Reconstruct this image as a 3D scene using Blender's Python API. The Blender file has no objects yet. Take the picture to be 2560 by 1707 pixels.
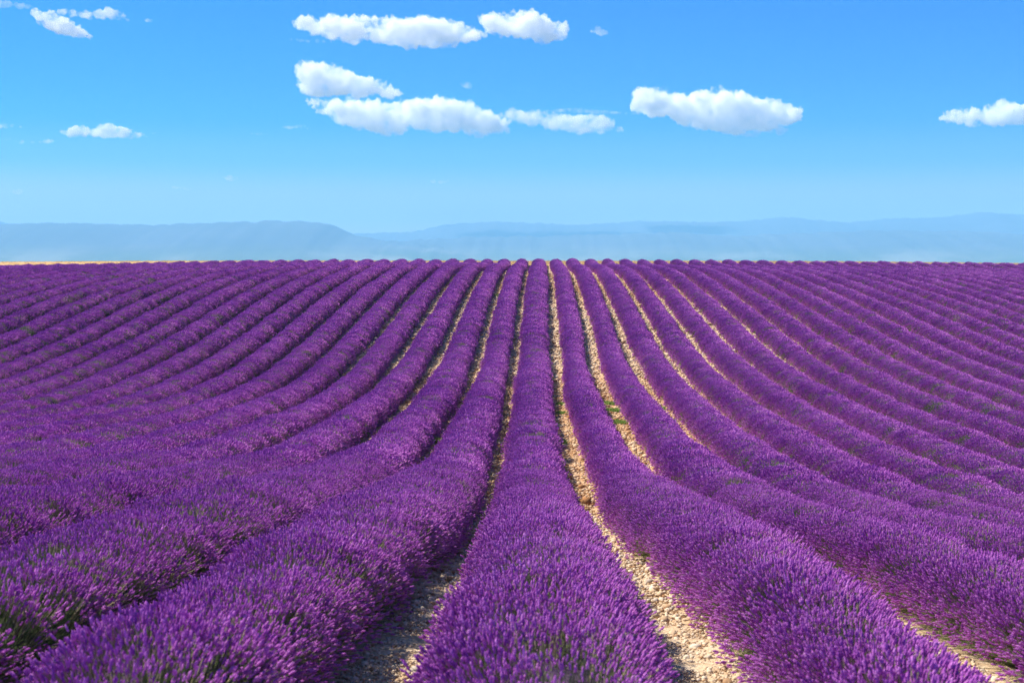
import bpy, math, random
import numpy as np
from mathutils import Vector, Matrix, noise as mnoise
rad = math.radians
S = bpy.context.scene
RNG = np.random.default_rng(11)

# ------------------------------------------------------------------ camera
EYE = 2.55
cam_d = bpy.data.cameras.new("camera"); cam = bpy.data.objects.new("camera", cam_d)
S.collection.objects.link(cam); S.camera = cam
cam.location = (0, 0, EYE)
cam.rotation_euler = (rad(90 - 3.034), 0, rad(1.0955))
cam_d.lens = 50.0; cam_d.sensor_width = 36.0
cam_d.clip_start = 0.1; cam_d.clip_end = 150000
cam_d.dof.use_dof = True; cam_d.dof.focus_distance = 30.0; cam_d.dof.aperture_fstop = 4.0

# ------------------------------------------------------------------ sky, sun, exposure
SUN_EL, SUN_AZ = 49.0, -64.0        # azimuth measured from +Y towards +X
W = bpy.data.worlds.new("World"); S.world = W; W.use_nodes = True
nt = W.node_tree; nt.nodes.clear()
out = nt.nodes.new("ShaderNodeOutputWorld"); bg = nt.nodes.new("ShaderNodeBackground")
sky = nt.nodes.new("ShaderNodeTexSky"); sky.sky_type = 'NISHITA'; sky.sun_disc = False
sky.sun_elevation = rad(SUN_EL); sky.sun_rotation = rad(SUN_AZ)
sky.altitude = 600; sky.air_density = 1.0; sky.dust_density = 0.6; sky.ozone_density = 3.0
tc = nt.nodes.new("ShaderNodeTexCoord"); sep = nt.nodes.new("ShaderNodeSeparateXYZ")
ramp = nt.nodes.new("ShaderNodeValToRGB")
nt.links.new(tc.outputs['Generated'], sep.inputs[0])
mr = nt.nodes.new("ShaderNodeMapRange"); mr.inputs[1].default_value = 0.0; mr.inputs[2].default_value = 0.40
nt.links.new(sep.outputs[2], mr.inputs[0]); nt.links.new(mr.outputs[0], ramp.inputs[0])
TINT = [(0.0,(.65,.60,1)),(0.046,(.62,.60,1.0)),(0.116,(.42,.51,.9)),(.186,(.12,.41,.78)),(.257,(.012,.355,.743)),(.327,(.008,.335,.757)),(.46,(.008,.32,.81)),(.66,(.20,.40,.74)),(1.0,(.24,.44,.74))]
ramp.color_ramp.interpolation = 'EASE'
els = ramp.color_ramp.elements
while len(els) < len(TINT): els.new(0.5)
for e, (p, c) in zip(els, TINT):
    e.position = p; e.color = (*c, 1)
mul = nt.nodes.new("ShaderNodeMix"); mul.data_type = 'RGBA'; mul.blend_type = 'MULTIPLY'; mul.inputs[0].default_value = 1.0
nt.links.new(sky.outputs[0], mul.inputs[6]); nt.links.new(ramp.outputs[0], mul.inputs[7])
nt.links.new(mul.outputs[2], bg.inputs[0]); bg.inputs[1].default_value = 0.105
nt.links.new(bg.outputs[0], out.inputs[0])

sun_d = bpy.data.lights.new("sun", 'SUN'); sun = bpy.data.objects.new("sun", sun_d); S.collection.objects.link(sun)
sun_d.energy = 5.0; sun_d.angle = rad(0.53); sun_d.color = (1.0, 0.93, 0.82)
sv = Vector((math.sin(rad(SUN_AZ)) * math.cos(rad(SUN_EL)), math.cos(rad(SUN_AZ)) * math.cos(rad(SUN_EL)), math.sin(rad(SUN_EL))))
sun.rotation_euler = sv.to_track_quat('Z', 'Y').to_euler()
sun.location = (-60, 40, 80)

S.view_settings.view_transform = 'Standard'; S.view_settings.look = 'None'
S.view_settings.exposure = 1.0; S.view_settings.gamma = 1.0; S.view_settings.use_curve_mapping = False
S.render.engine = 'CYCLES'
S.cycles.max_bounces = 32; S.cycles.diffuse_bounces = 3; S.cycles.glossy_bounces = 1
S.cycles.volume_bounces = 30; S.cycles.transparent_max_bounces = 8
S.cycles.use_denoising = True
S.cycles.denoiser = 'OPENIMAGEDENOISE'; S.cycles.denoising_prefilter = 'FAST'; S.cycles.denoising_input_passes = 'RGB_ALBEDO_NORMAL'

# ------------------------------------------------------------------ terrain height, from a surveyed grid
GX = np.arange(-81, 81.1, 4.5)
GQ = np.log(np.array([3., 4, 5, 6, 7, 8.5, 10, 12, 14, 16.5, 19, 22, 26, 30, 35, 40, 46, 53, 60, 68, 77, 87, 98, 110, 122, 134, 146, 160, 180, 210, 260]))
GZ = np.array([[float(v) for v in r.split(',')] for r in "-199,-199,-199,-199,-199,-200,-202,-204,-208,-213,-220,-228,-238,-248,-257,-261,-257,-240,-210,-162,-100,-27,51,113,147,157,156,150,151,148,132;-183,-183,-183,-183,-183,-184,-186,-189,-193,-199,-207,-216,-230,-243,-256,-264,-264,-250,-220,-167,-99,-21,58,119,154,164,162,158,160,158,146;-167,-167,-167,-167,-167,-168,-170,-173,-178,-185,-193,-205,-221,-237,-255,-267,-271,-260,-229,-173,-98,-15,64,126,160,171,168,166,170,168,159;-150,-151,-151,-151,-151,-152,-154,-158,-163,-171,-180,-194,-213,-232,-254,-270,-277,-269,-239,-178,-96,-8,71,132,167,178,173,173,179,178,172;-135,-135,-135,-135,-135,-136,-138,-143,-148,-157,-168,-183,-204,-227,-253,-273,-284,-278,-248,-184,-95,-2,77,138,174,185,179,181,188,188,185;-119,-119,-119,-119,-119,-121,-123,-128,-134,-143,-155,-172,-196,-221,-252,-276,-291,-287,-257,-190,-93,4,83,143,181,192,185,189,197,198,198;-103,-103,-103,-104,-104,-105,-108,-113,-120,-130,-143,-161,-188,-216,-251,-279,-297,-295,-265,-196,-92,11,88,149,187,199,191,198,205,208,211;-89,-89,-89,-89,-89,-91,-93,-99,-106,-117,-131,-151,-180,-211,-249,-281,-302,-302,-272,-202,-91,17,93,154,194,206,198,206,214,218,224;-74,-74,-74,-74,-75,-76,-79,-85,-93,-105,-120,-141,-173,-206,-247,-283,-307,-308,-278,-208,-91,22,96,159,201,213,206,216,222,227,238;-60,-60,-60,-60,-61,-63,-66,-72,-81,-94,-110,-133,-166,-201,-245,-284,-311,-313,-282,-215,-92,27,99,163,207,220,216,227,231,237,251;-47,-47,-47,-48,-48,-50,-54,-60,-70,-84,-101,-125,-161,-197,-243,-283,-314,-316,-283,-220,-94,30,101,167,213,226,225,237,238,246,265;-35,-35,-35,-36,-36,-38,-42,-50,-60,-75,-94,-120,-156,-194,-240,-281,-315,-317,-282,-224,-100,31,102,170,219,232,234,246,245,255,278;-25,-25,-25,-25,-25,-27,-32,-40,-51,-68,-88,-116,-154,-192,-237,-276,-314,-315,-279,-224,-109,27,103,173,224,236,240,252,252,264,292;-15,-15,-15,-15,-15,-18,-23,-32,-45,-63,-85,-114,-154,-192,-234,-270,-309,-310,-273,-219,-120,21,104,175,228,240,244,256,258,273,306;-6,-6,-6,-6,-7,-10,-16,-27,-40,-61,-85,-116,-155,-193,-231,-261,-298,-300,-266,-209,-123,17,104,177,230,243,246,257,263,282,321;3,2,2,2,1,-5,-13,-25,-39,-61,-87,-120,-160,-197,-228,-251,-280,-287,-259,-186,-110,16,103,179,231,244,246,257,268,290,335;12,11,10,9,6,-4,-14,-27,-40,-64,-95,-126,-167,-202,-225,-241,-260,-266,-247,-169,-94,17,100,181,230,245,248,258,273,299,349;18,18,18,16,9,-10,-19,-34,-44,-72,-108,-134,-179,-210,-222,-234,-245,-245,-231,-164,-86,15,90,177,225,244,251,260,277,307,364;10,12,13,15,12,-6,-16,-39,-62,-89,-124,-143,-197,-225,-231,-244,-252,-241,-234,-189,-108,-4,70,165,218,242,253,262,280,315,379;-21,-21,-22,-24,-27,-30,-44,-66,-92,-117,-151,-185,-222,-248,-261,-270,-277,-262,-256,-222,-139,-32,48,147,210,238,252,262,283,323,394;-61,-61,-62,-62,-63,-69,-80,-100,-123,-151,-185,-223,-250,-268,-281,-286,-295,-278,-269,-237,-154,-53,32,128,200,234,249,261,286,331,409;-105,-105,-105,-105,-106,-112,-121,-138,-158,-187,-218,-252,-277,-290,-299,-302,-308,-290,-274,-236,-157,-66,24,109,190,229,245,259,289,339,425;-150,-150,-150,-151,-151,-156,-164,-179,-197,-223,-250,-279,-301,-312,-319,-320,-321,-304,-284,-241,-161,-76,19,92,181,222,241,257,291,346,440;-197,-197,-197,-197,-198,-202,-209,-221,-237,-259,-282,-305,-324,-334,-338,-337,-335,-319,-297,-253,-171,-85,14,80,171,215,234,254,293,354,456;-244,-244,-244,-244,-245,-248,-254,-264,-277,-295,-313,-331,-348,-356,-358,-356,-349,-333,-310,-264,-184,-94,5,70,160,206,229,252,296,362,472;-291,-291,-291,-291,-291,-294,-299,-307,-317,-331,-344,-358,-371,-378,-378,-374,-364,-347,-321,-274,-196,-104,-6,61,148,198,226,250,298,369,487;-336,-336,-336,-337,-337,-339,-342,-348,-356,-366,-376,-385,-395,-399,-398,-392,-379,-360,-332,-284,-207,-114,-19,52,136,189,222,249,300,377,503;-381,-381,-381,-381,-381,-383,-385,-389,-394,-401,-407,-414,-420,-421,-418,-410,-395,-373,-343,-293,-218,-125,-32,43,124,179,215,247,302,384,519;-425,-425,-425,-425,-425,-426,-427,-429,-432,-436,-439,-442,-445,-444,-438,-428,-410,-386,-353,-302,-228,-137,-45,33,112,169,207,245,304,391,535;-467,-467,-467,-467,-467,-467,-468,-469,-470,-471,-472,-472,-470,-467,-458,-445,-426,-398,-363,-310,-238,-149,-58,23,100,159,199,243,306,399,552;-508,-508,-508,-508,-508,-508,-508,-507,-507,-506,-504,-501,-496,-490,-478,-463,-441,-410,-373,-319,-248,-161,-71,12,88,149,192,241,308,406,568;-548,-548,-548,-548,-548,-548,-547,-546,-544,-540,-537,-531,-523,-513,-499,-481,-456,-422,-383,-328,-257,-172,-85,1,76,138,186,239,310,414,584;-588,-588,-588,-588,-588,-587,-586,-583,-580,-575,-569,-561,-550,-537,-519,-499,-471,-434,-392,-337,-267,-184,-98,-11,64,128,179,236,312,421,600;-627,-627,-627,-627,-627,-626,-624,-621,-616,-610,-602,-592,-577,-561,-540,-516,-486,-446,-402,-346,-277,-196,-111,-23,52,118,172,234,314,428,616;-666,-666,-666,-666,-666,-664,-662,-658,-652,-644,-635,-622,-604,-585,-560,-534,-501,-458,-412,-355,-286,-208,-123,-36,40,107,166,231,316,436,633;-705,-705,-705,-704,-704,-703,-700,-695,-689,-679,-668,-652,-631,-609,-581,-552,-515,-470,-422,-363,-296,-220,-136,-48,29,97,160,229,317,443,649;-743,-743,-743,-743,-743,-741,-738,-732,-725,-713,-700,-683,-658,-633,-601,-569,-530,-482,-431,-372,-306,-232,-149,-60,17,87,153,226,319,451,665".split(';')]) / 100.0
# regrid to an even step in log distance, then smooth
GQU = np.linspace(GQ[0], GQ[-1], 90)
GU = np.array([np.interp(GQU, GQ, r) for r in GZ])
def blur(a, axis, n):
    for _ in range(n):
        p = np.concatenate([np.take(a, [0], axis), a, np.take(a, [-1], axis)], axis)
        i = np.arange(a.shape[axis])
        a = 0.25 * np.take(p, i, axis) + 0.5 * np.take(p, i + 1, axis) + 0.25 * np.take(p, i + 2, axis)
    return a
GU = blur(GU, 1, 5); GU = blur(GU, 0, 1)
def cr(t):
    t2, t3 = t * t, t * t * t
    return (-0.5 * t + t2 - 0.5 * t3, 1 - 2.5 * t2 + 1.5 * t3, 0.5 * t + 2 * t2 - 1.5 * t3, -0.5 * t2 + 0.5 * t3)
def field_z(X, Y):
    X = np.asarray(X, float); Y = np.asarray(Y, float)
    fx = np.clip((X - GX[0]) / 4.5, 1, len(GX) - 2.001); i = fx.astype(int); wx = cr(fx - i)
    fq = np.clip((np.log(np.clip(Y, 3.05, 255)) - GQU[0]) / (GQU[1] - GQU[0]), 1, 87.999); j = fq.astype(int); wq = cr(fq - j)
    z = 0
    for a in range(4):
        for b in range(4):
            z = z + wx[a] * wq[b] * GU[i - 1 + a, j - 1 + b]
    return z
ROW_END = 150.5
def sstep(a, b, x):
    t = np.clip((x - a) / (b - a), 0, 1); return t * t * (3 - 2 * t)
def terrain(X, Y):
    """whole ground: field, the straw ridge behind it, then the drop to a far plain"""
    X = np.asarray(X, float); Y = np.asarray(Y, float)
    z = field_z(X, np.minimum(Y, 151.0)) - .34 * sstep(112, 136, Y) * (1 - sstep(140, 150, Y))
    z = np.where(Y < 3.2, z + (3.2 - np.clip(Y, -60, 3.2)) * 0.02, z)
    ang = X / np.maximum(Y, 60.0)
    crest = EYE - .12 + 172 / 3556.0 * (665 - np.interp(ang, [-.6, -.38, -.25, -.12, 0, .12, .22, .34, .6], [652.5, 652.5, 650, 650.5, 652, 652, 653.5, 658, 662]))
    up = sstep(150.5, 172, Y)
    z = z * (1 - up) + crest * up
    d = np.clip(Y - 180, 0, None)
    fall = -0.10 * d * sstep(0, 60, d)
    zz = z + fall
    far = -70 + 8 * np.sin(X * 0.0011) * np.sin(Y * 0.0009)
    z = np.where(Y > 180, np.maximum(zz, far), z)
    return z

# ------------------------------------------------------------------ helpers
def mat(name):
    m = bpy.data.materials.new(name); m.use_nodes = True; m.node_tree.nodes.clear(); return m
def N(m, t, **kw):
    n = m.node_tree.nodes.new(t)
    for k, v in kw.items(): setattr(n, k, v)
    return n
def LK(m, a, b): m.node_tree.links.new(a, b)
def rampnode(m, fac, stops, interp='LINEAR'):
    r = N(m, "ShaderNodeValToRGB"); r.color_ramp.interpolation = interp
    e = r.color_ramp.elements
    while len(e) < len(stops): e.new(0.5)
    for x, (p, c) in zip(e, stops): x.position = p; x.color = (*c, 1)
    if fac is not None: LK(m, fac, r.inputs[0])
    return r
def noisetex(m, scale, detail=3, rough=0.6, vec=None):
    n = N(m, "ShaderNodeTexNoise"); n.inputs['Scale'].default_value = scale; n.inputs['Detail'].default_value = detail; n.inputs['Roughness'].default_value = rough
    if vec is not None: LK(m, vec, n.inputs['Vector'])
    return n
def mixc(m, fac, a, b, blend='MIX'):
    x = N(m, "ShaderNodeMix", data_type='RGBA', blend_type=blend)
    for s, v in ((0, fac), (6, a), (7, b)):
        if isinstance(v, (int, float)): x.inputs[s].default_value = v
        elif isinstance(v, tuple): x.inputs[s].default_value = (*v, 1)
        else: LK(m, v, x.inputs[s])
    return x.outputs[2]
def leafy(m, col, trans=0.25, rough=0.7):
    """thin plant tissue: diffuse with some light passing through"""
    d = N(m, "ShaderNodeBsdfDiffuse"); t = N(m, "ShaderNodeBsdfTranslucent"); x = N(m, "ShaderNodeMixShader"); o = N(m, "ShaderNodeOutputMaterial")
    x.inputs[0].default_value = trans
    for n_ in (d, t):
        if isinstance(col, tuple): n_.inputs[0].default_value = (*col, 1)
        else: LK(m, col, n_.inputs[0])
    LK(m, d.outputs[0], x.inputs[1]); LK(m, t.outputs[0], x.inputs[2]); LK(m, x.outputs[0], o.inputs[0]); return m
def mesh_obj(name, V, F, mats, parent=None, matidx=None, smooth=False, link=True, coll=None):
    me = bpy.data.meshes.new(name); me.from_pydata([tuple(v) for v in V] if not isinstance(V, np.ndarray) else V.tolist(), [], F if isinstance(F, list) else F.tolist())
    for m_ in mats: me.materials.append(m_)
    if matidx is not None: me.polygons.foreach_set("material_index", np.asarray(matidx, dtype=np.int32))
    if smooth: me.polygons.foreach_set("use_smooth", np.ones(len(me.polygons), dtype=bool))
    me.update()
    o = bpy.data.objects.new(name, me)
    if link: (coll or S.collection).objects.link(o)
    if parent: o.parent = parent
    return o
def tag(o, label=None, cat=None, group=None, kind=None):
    if label: o["label"] = label
    if cat: o["category"] = cat
    if group: o["group"] = group
    if kind: o["kind"] = kind
    return o
def grid_faces(nr, nc):
    i = np.arange(nr - 1)[:, None] * nc + np.arange(nc - 1)[None, :]
    return np.stack([i, i + 1, i + nc + 1, i + nc], -1).reshape(-1, 4)
def vnoise(x, seed):
    """smooth 1-D value noise"""
    r = np.random.default_rng(seed).random(4096)
    i = np.floor(x).astype(int); t = x - i; t = t * t * (3 - 2 * t)
    return r[i % 4096] * (1 - t) + r[(i + 1) % 4096] * t
def vnoise2(x, y, seed):
    r = np.random.default_rng(seed).random((256, 256))
    i = np.floor(x).astype(int); j = np.floor(y).astype(int); a = x - i; b = y - j; a = a * a * (3 - 2 * a); b = b * b * (3 - 2 * b)
    i0, i1, j0, j1 = i % 256, (i + 1) % 256, j % 256, (j + 1) % 256
    return (r[i0, j0] * (1 - a) + r[i1, j0] * a) * (1 - b) + (r[i0, j1] * (1 - a) + r[i1, j1] * a) * b

# ------------------------------------------------------------------ materials
def attr(m, name, typ='GEOMETRY'):
    a = N(m, "ShaderNodeAttribute"); a.attribute_name = name; a.attribute_type = typ; return a
M = {}
m = mat("stony_soil"); M['soil'] = m
geo = N(m, "ShaderNodeNewGeometry"); pos = geo.outputs['Position']
sp = N(m, "ShaderNodeSeparateXYZ"); LK(m, pos, sp.inputs[0])
yr = N(m, "ShaderNodeMapRange"); yr.inputs[1].default_value = 0; yr.inputs[2].default_value = 160; LK(m, sp.outputs[1], yr.inputs[0])
wob = noisetex(m, 0.35, 3, 0.6, pos)
ad = N(m, "ShaderNodeMath", operation='MULTIPLY_ADD'); LK(m, wob.outputs[0], ad.inputs[0]); ad.inputs[1].default_value = 0.10; LK(m, yr.outputs[0], ad.inputs[2])
G_ = lambda v: (v, v, v)
redness = rampnode(m, ad.outputs[0], [(0.0, G_(0.0)), (0.17, G_(0.15)), (0.24, G_(.65)), (0.40, G_(.75)), (0.46, G_(.2)), (0.60, G_(.08)), (0.68, G_(.6)), (0.85, G_(.45)), (1, G_(.35))])
n1 = noisetex(m, 6, 4, 0.6, pos); n2 = noisetex(m, 45, 3, 0.6, pos)
pale = rampnode(m, n1.outputs[0], [(0.3, (.43, .30, .18)), (0.5, (.60, .45, .29)), (0.7, (.70, .56, .40))])
red = rampnode(m, n1.outputs[0], [(0.3, (.32, .14, .05)), (0.5, (.48, .25, .11)), (0.7, (.62, .40, .21))])
c = mixc(m, redness.outputs[0], pale.outputs[0], red.outputs[0])
fine = rampnode(m, n2.outputs[0], [(0.3, G_(.72)), (0.7, G_(1.12))])
c = mixc(m, 1.0, c, fine.outputs[0], 'MULTIPLY')
# beyond the field: bleached straw stubble, further off dry plain and scrub
straw_n = noisetex(m, 0.6, 4, 0.7, pos)
straw = rampnode(m, straw_n.outputs[0], [(0.3, (.42, .26, .11)), (0.7, (.56, .38, .19))])
fy = N(m, "ShaderNodeMapRange"); fy.inputs[1].default_value = 151; fy.inputs[2].default_value = 153; LK(m, sp.outputs[1], fy.inputs[0])
c = mixc(m, fy.outputs[0], c, straw.outputs[0])
pl = noisetex(m, 0.0012, 5, 0.6, pos)
plain = rampnode(m, pl.outputs[0], [(0.35, (.07, .10, .05)), (0.5, (.25, .22, .11)), (0.65, (.42, .36, .2))])
fy2 = N(m, "ShaderNodeMapRange"); fy2.inputs[1].default_value = 260; fy2.inputs[2].default_value = 500; LK(m, sp.outputs[1], fy2.inputs[0])
c = mixc(m, fy2.outputs[0], c, plain.outputs[0])
b = N(m, "ShaderNodeBsdfDiffuse"); LK(m, c, b.inputs[0])
bm = N(m, "ShaderNodeBump"); bm.inputs['Strength'].default_value = 0.8; bm.inputs['Distance'].default_value = 0.02
bn = noisetex(m, 30, 5, 0.7, pos); LK(m, bn.outputs[0], bm.inputs['Height']); LK(m, bm.outputs[0], b.inputs['Normal'])
o = N(m, "ShaderNodeOutputMaterial"); LK(m, b.outputs[0], o.inputs[0])

m = mat("limestone_pebble"); M['stone'] = m
geo = N(m, "ShaderNodeNewGeometry"); oi = N(m, "ShaderNodeObjectInfo")
base = rampnode(m, oi.outputs['Random'], [(0.0, (.30, .16, .08)), (0.25, (.57, .42, .27)), (0.6, (.67, .53, .37)), (0.85, (.74, .63, .49)), (1.0, (.36, .31, .27))])
sp = N(m, "ShaderNodeSeparateXYZ"); LK(m, geo.outputs['Position'], sp.inputs[0])
yr = N(m, "ShaderNodeMapRange"); yr.inputs[1].default_value = 0; yr.inputs[2].default_value = 160; LK(m, sp.outputs[1], yr.inputs[0])
wob = noisetex(m, 0.35, 3, 0.6, geo.outputs['Position'])
ad = N(m, "ShaderNodeMath", operation='MULTIPLY_ADD'); LK(m, wob.outputs[0], ad.inputs[0]); ad.inputs[1].default_value = 0.10; LK(m, yr.outputs[0], ad.inputs[2])
redness = rampnode(m, ad.outputs[0], [(0.0, G_(0.0)), (0.17, G_(0.1)), (0.24, G_(.65)), (0.40, G_(.7)), (0.46, G_(.15)), (0.60, G_(.05)), (0.68, G_(.65)), (0.85, G_(.4)), (1, G_(.2))])
redst = rampnode(m, oi.outputs['Random'], [(0.0, (.32, .14, .05)), (0.4, (.50, .27, .12)), (0.7, (.64, .42, .23)), (1.0, (.74, .56, .37))])
c = mixc(m, redness.outputs[0], base.outputs[0], redst.outputs[0])
n2 = noisetex(m, 60, 3, 0.6, geo.outputs['Position'])
fine = rampnode(m, n2.outputs[0], [(0.3, G_(.75)), (0.7, G_(1.1))])
c = mixc(m, 1.0, c, fine.outputs[0], 'MULTIPLY')
b = N(m, "ShaderNodeBsdfDiffuse"); LK(m, c, b.inputs[0]); o = N(m, "ShaderNodeOutputMaterial"); LK(m, b.outputs[0], o.inputs[0])

# flowers: colour differs from spike to spike, plant to plant and over the field
m = mat("lavender_flower"); M['flower'] = m
a = attr(m, 'tone'); oi = N(m, "ShaderNodeObjectInfo")
ad = N(m, "ShaderNodeMath", operation='MULTIPLY_ADD'); LK(m, oi.outputs['Random'], ad.inputs[0]); ad.inputs[1].default_value = 0.35; 
mu = N(m, "ShaderNodeMath", operation='MULTIPLY'); LK(m, a.outputs['Fac'], mu.inputs[0]); mu.inputs[1].default_value = 0.65; LK(m, mu.outputs[0], ad.inputs[2])
geo = N(m, "ShaderNodeNewGeometry"); pn = noisetex(m, 1.1, 2, 0.5, geo.outputs['Position']); pn2 = noisetex(m, 0.12, 2, 0.5, geo.outputs['Position'])
pa = N(m, "ShaderNodeMath", operation='MULTIPLY_ADD'); LK(m, pn.outputs[0], pa.inputs[0]); pa.inputs[1].default_value = .5; pa.inputs[2].default_value = -.25
pb = N(m, "ShaderNodeMath", operation='MULTIPLY_ADD'); LK(m, pn2.outputs[0], pb.inputs[0]); pb.inputs[1].default_value = .6; pb.inputs[2].default_value = -.3
ps = N(m, "ShaderNodeMath", operation='ADD'); LK(m, pa.outputs[0], ps.inputs[0]); LK(m, pb.outputs[0], ps.inputs[1])
pt = N(m, "ShaderNodeMath", operation='ADD', use_clamp=True); LK(m, ps.outputs[0], pt.inputs[0]); LK(m, ad.outputs[0], pt.inputs[1])
fl = rampnode(m, pt.outputs[0], [(0.0, (.26, .052, .34)), (0.35, (.45, .12, .50)), (0.7, (.61, .21, .63)), (1.0, (.72, .33, .72))])
leafy(m, fl.outputs[0], 0.30)
m = mat("lavender_stem"); M['stem'] = m
a = attr(m, 'tone'); st = rampnode(m, a.outputs['Fac'], [(0.0, (.12, .18, .06)), (0.4, (.24, .28, .12)), (0.7, (.42, .32, .30)), (1.0, (.50, .45, .24))])
leafy(m, st.outputs[0], 0.25)
m = mat("lavender_leaf"); M['leaf'] = m
a = attr(m, 'tone'); st = rampnode(m, a.outputs['Fac'], [(0.0, (.05, .10, .03)), (0.6, (.11, .18, .06)), (1.0, (.22, .28, .10))])
leafy(m, st.outputs[0], 0.25)
m = mat("lavender_mound"); M['mound'] = m
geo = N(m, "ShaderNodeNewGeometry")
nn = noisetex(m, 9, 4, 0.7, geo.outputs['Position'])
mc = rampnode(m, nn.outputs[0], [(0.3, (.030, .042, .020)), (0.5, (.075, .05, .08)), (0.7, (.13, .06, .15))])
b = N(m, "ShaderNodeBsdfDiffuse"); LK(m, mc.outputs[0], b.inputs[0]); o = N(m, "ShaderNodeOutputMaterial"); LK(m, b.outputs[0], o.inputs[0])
m = mat("weed_blade"); M['weed'] = m
a = attr(m, 'tone'); st = rampnode(m, a.outputs['Fac'], [(0.0, (.09, .19, .03)), (0.6, (.20, .33, .06)), (1.0, (.42, .46, .16))])
leafy(m, st.outputs[0], 0.35)
m = mat("straw_blade"); M['straw'] = m
a = attr(m, 'tone'); st = rampnode(m, a.outputs['Fac'], [(0.0, (.50, .35, .16)), (0.7, (.74, .55, .30)), (1.0, (.45, .42, .16))])
leafy(m, st.outputs[0], 0.3)
m = mat("hazed_hill_scrub"); M['hill'] = m
geo = N(m, "ShaderNodeNewGeometry"); nn = noisetex(m, 0.0016, 5, 0.55, geo.outputs['Position'])
sp = N(m, "ShaderNodeSeparateXYZ"); LK(m, geo.outputs['Position'], sp.inputs[0])
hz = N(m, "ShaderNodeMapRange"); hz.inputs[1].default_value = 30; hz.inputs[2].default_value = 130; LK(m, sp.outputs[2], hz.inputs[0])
hi = rampnode(m, nn.outputs[0], [(0.35, (.085, .11, .145)), (0.65, (.11, .135, .175))])  # upper slopes: scrub tinted blue, distance haze put into the colour
lo = rampnode(m, nn.outputs[0], [(0.4, (.10, .13, .07)), (0.5, (.14, .16, .10)), (0.6, (.24, .24, .18))])  # foot of the hills kept paler, low mist put into the colour
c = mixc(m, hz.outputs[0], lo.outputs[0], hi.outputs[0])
b = N(m, "ShaderNodeBsdfDiffuse"); LK(m, c, b.inputs[0]); o = N(m, "ShaderNodeOutputMaterial"); LK(m, b.outputs[0], o.inputs[0])
def cloud_mat(name, dens):
    m = mat(name); v = N(m, "ShaderNodeVolumePrincipled"); v.inputs['Color'].default_value = (1, 1, 1, 1); v.inputs['Density'].default_value = dens
    v.inputs['Anisotropy'].default_value = 0.0
    tx = N(m, "ShaderNodeTexCoord"); cn = noisetex(m, 0.0075, 4, 0.62, tx.outputs['Object'])
    cm = N(m, "ShaderNodeMapRange"); cm.inputs[1].default_value = .42; cm.inputs[2].default_value = .63; cm.inputs[3].default_value = 0.0; cm.inputs[4].default_value = dens * 2.0
    LK(m, cn.outputs[0], cm.inputs[0]); LK(m, cm.outputs[0], v.inputs['Density'])
    o = N(m, "ShaderNodeOutputMaterial"); LK(m, v.outputs[0], o.inputs['Volume']); return m
M['cloud'] = cloud_mat("cloud_vapour", 0.016); M['thin'] = cloud_mat("thin_cloud_vapour", 0.008); M['wisp'] = cloud_mat("wispy_cloud_vapour", 0.0045)
m = mat("haze_air"); M['haze'] = m
v = N(m, "ShaderNodeVolumePrincipled"); v.inputs['Color'].default_value = (.26, .62, .97, 1); v.inputs['Density'].default_value = 1.3e-4
o = N(m, "ShaderNodeOutputMaterial"); LK(m, v.outputs[0], o.inputs['Volume'])

# ------------------------------------------------------------------ ground: one sheet to the horizon
ys = np.concatenate([np.linspace(-60, 0, 16), np.linspace(1, 4.2, 12), 4.4 * (15000 / 4.4) ** (np.linspace(0, 1, 430) ** 1.0)])
ts = np.linspace(-1, 1, 261)
half = np.maximum(95.0, ys * 0.95)[:, None]
Xg = half * (np.sinh(4.2 * ts) / math.sinh(4.2))[None, :]
Yg = np.repeat(ys[:, None], len(ts), 1)
Zg = terrain(Xg, Yg) + 0.05 * (vnoise2(Xg * 2.3 + 300, Yg * 1.7 + 300, 5) - 0.5) * (Yg < 160) + 0.03 * (vnoise2(Xg * 7 + 900, Yg * 6 + 900, 6) - 0.5) * (Yg < 40)
V = np.stack([Xg, Yg, Zg], -1).reshape(-1, 3)
ground = mesh_obj("ground", V, grid_faces(len(ys), len(ts)), [M['soil']], smooth=True)
tag(ground, kind='structure')

# ------------------------------------------------------------------ hills on the horizon
def px_dir(u, v, D):
    a = math.atan((u - 1280) / 3556.0) - rad(1.0955)
    return D * math.tan(a), EYE + D * (665 - v) / 3556.0
def hill(profile, D, front, back, seed):
    us = np.arange(profile[0][0], profile[-1][0] + 1, 9.0)
    vs = np.interp(us, [p[0] for p in profile], [p[1] for p in profile])
    k = np.ones(5) / 5; vs = np.convolve(np.pad(vs, 2, mode='edge'), k, 'valid')
    R = [px_dir(u, v, D) for u, v in zip(us, vs)]
    xs = np.array([r[0] for r in R]); top = np.array([r[1] for r in R]) + (vnoise(us * 0.09, seed) - 0.5) * 14 + (vnoise(us * 0.33, seed + 1) - .5) * 6
    rows = []
    offs = np.concatenate([np.linspace(-front, 0, 26), np.linspace(0, back, 8)[1:]])
    for q in offs:
        f = 1 - abs(q) / (front if q < 0 else back)
        h = -90 + (top + 90) * (sstep(0, 1, np.full_like(xs, f)) ** 0.8)
        gul = (vnoise2(xs * 0.004 + 50, np.full_like(xs, q * 0.0011) + 50, seed) - 0.5) * 30 * (f * (1 - f) * 4) 
        rows.append(np.stack([xs, np.full_like(xs, D + q), h + gul * 0.6], -1))
    V = np.array(rows)
    o = mesh_obj("hill", V.reshape(-1, 3), grid_faces(len(offs), len(xs)), [M['hill']], smooth=True)
    tag(o, kind='structure'); return o
hill([(-900, 575), (-400, 566), (0, 563), (120, 560), (230, 560), (400, 563), (520, 560), (700, 552), (800, 555), (845, 569), (885, 588), (960, 603), (1150, 622), (1400, 650)], 9000, 2300, 2500, 21)
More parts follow.
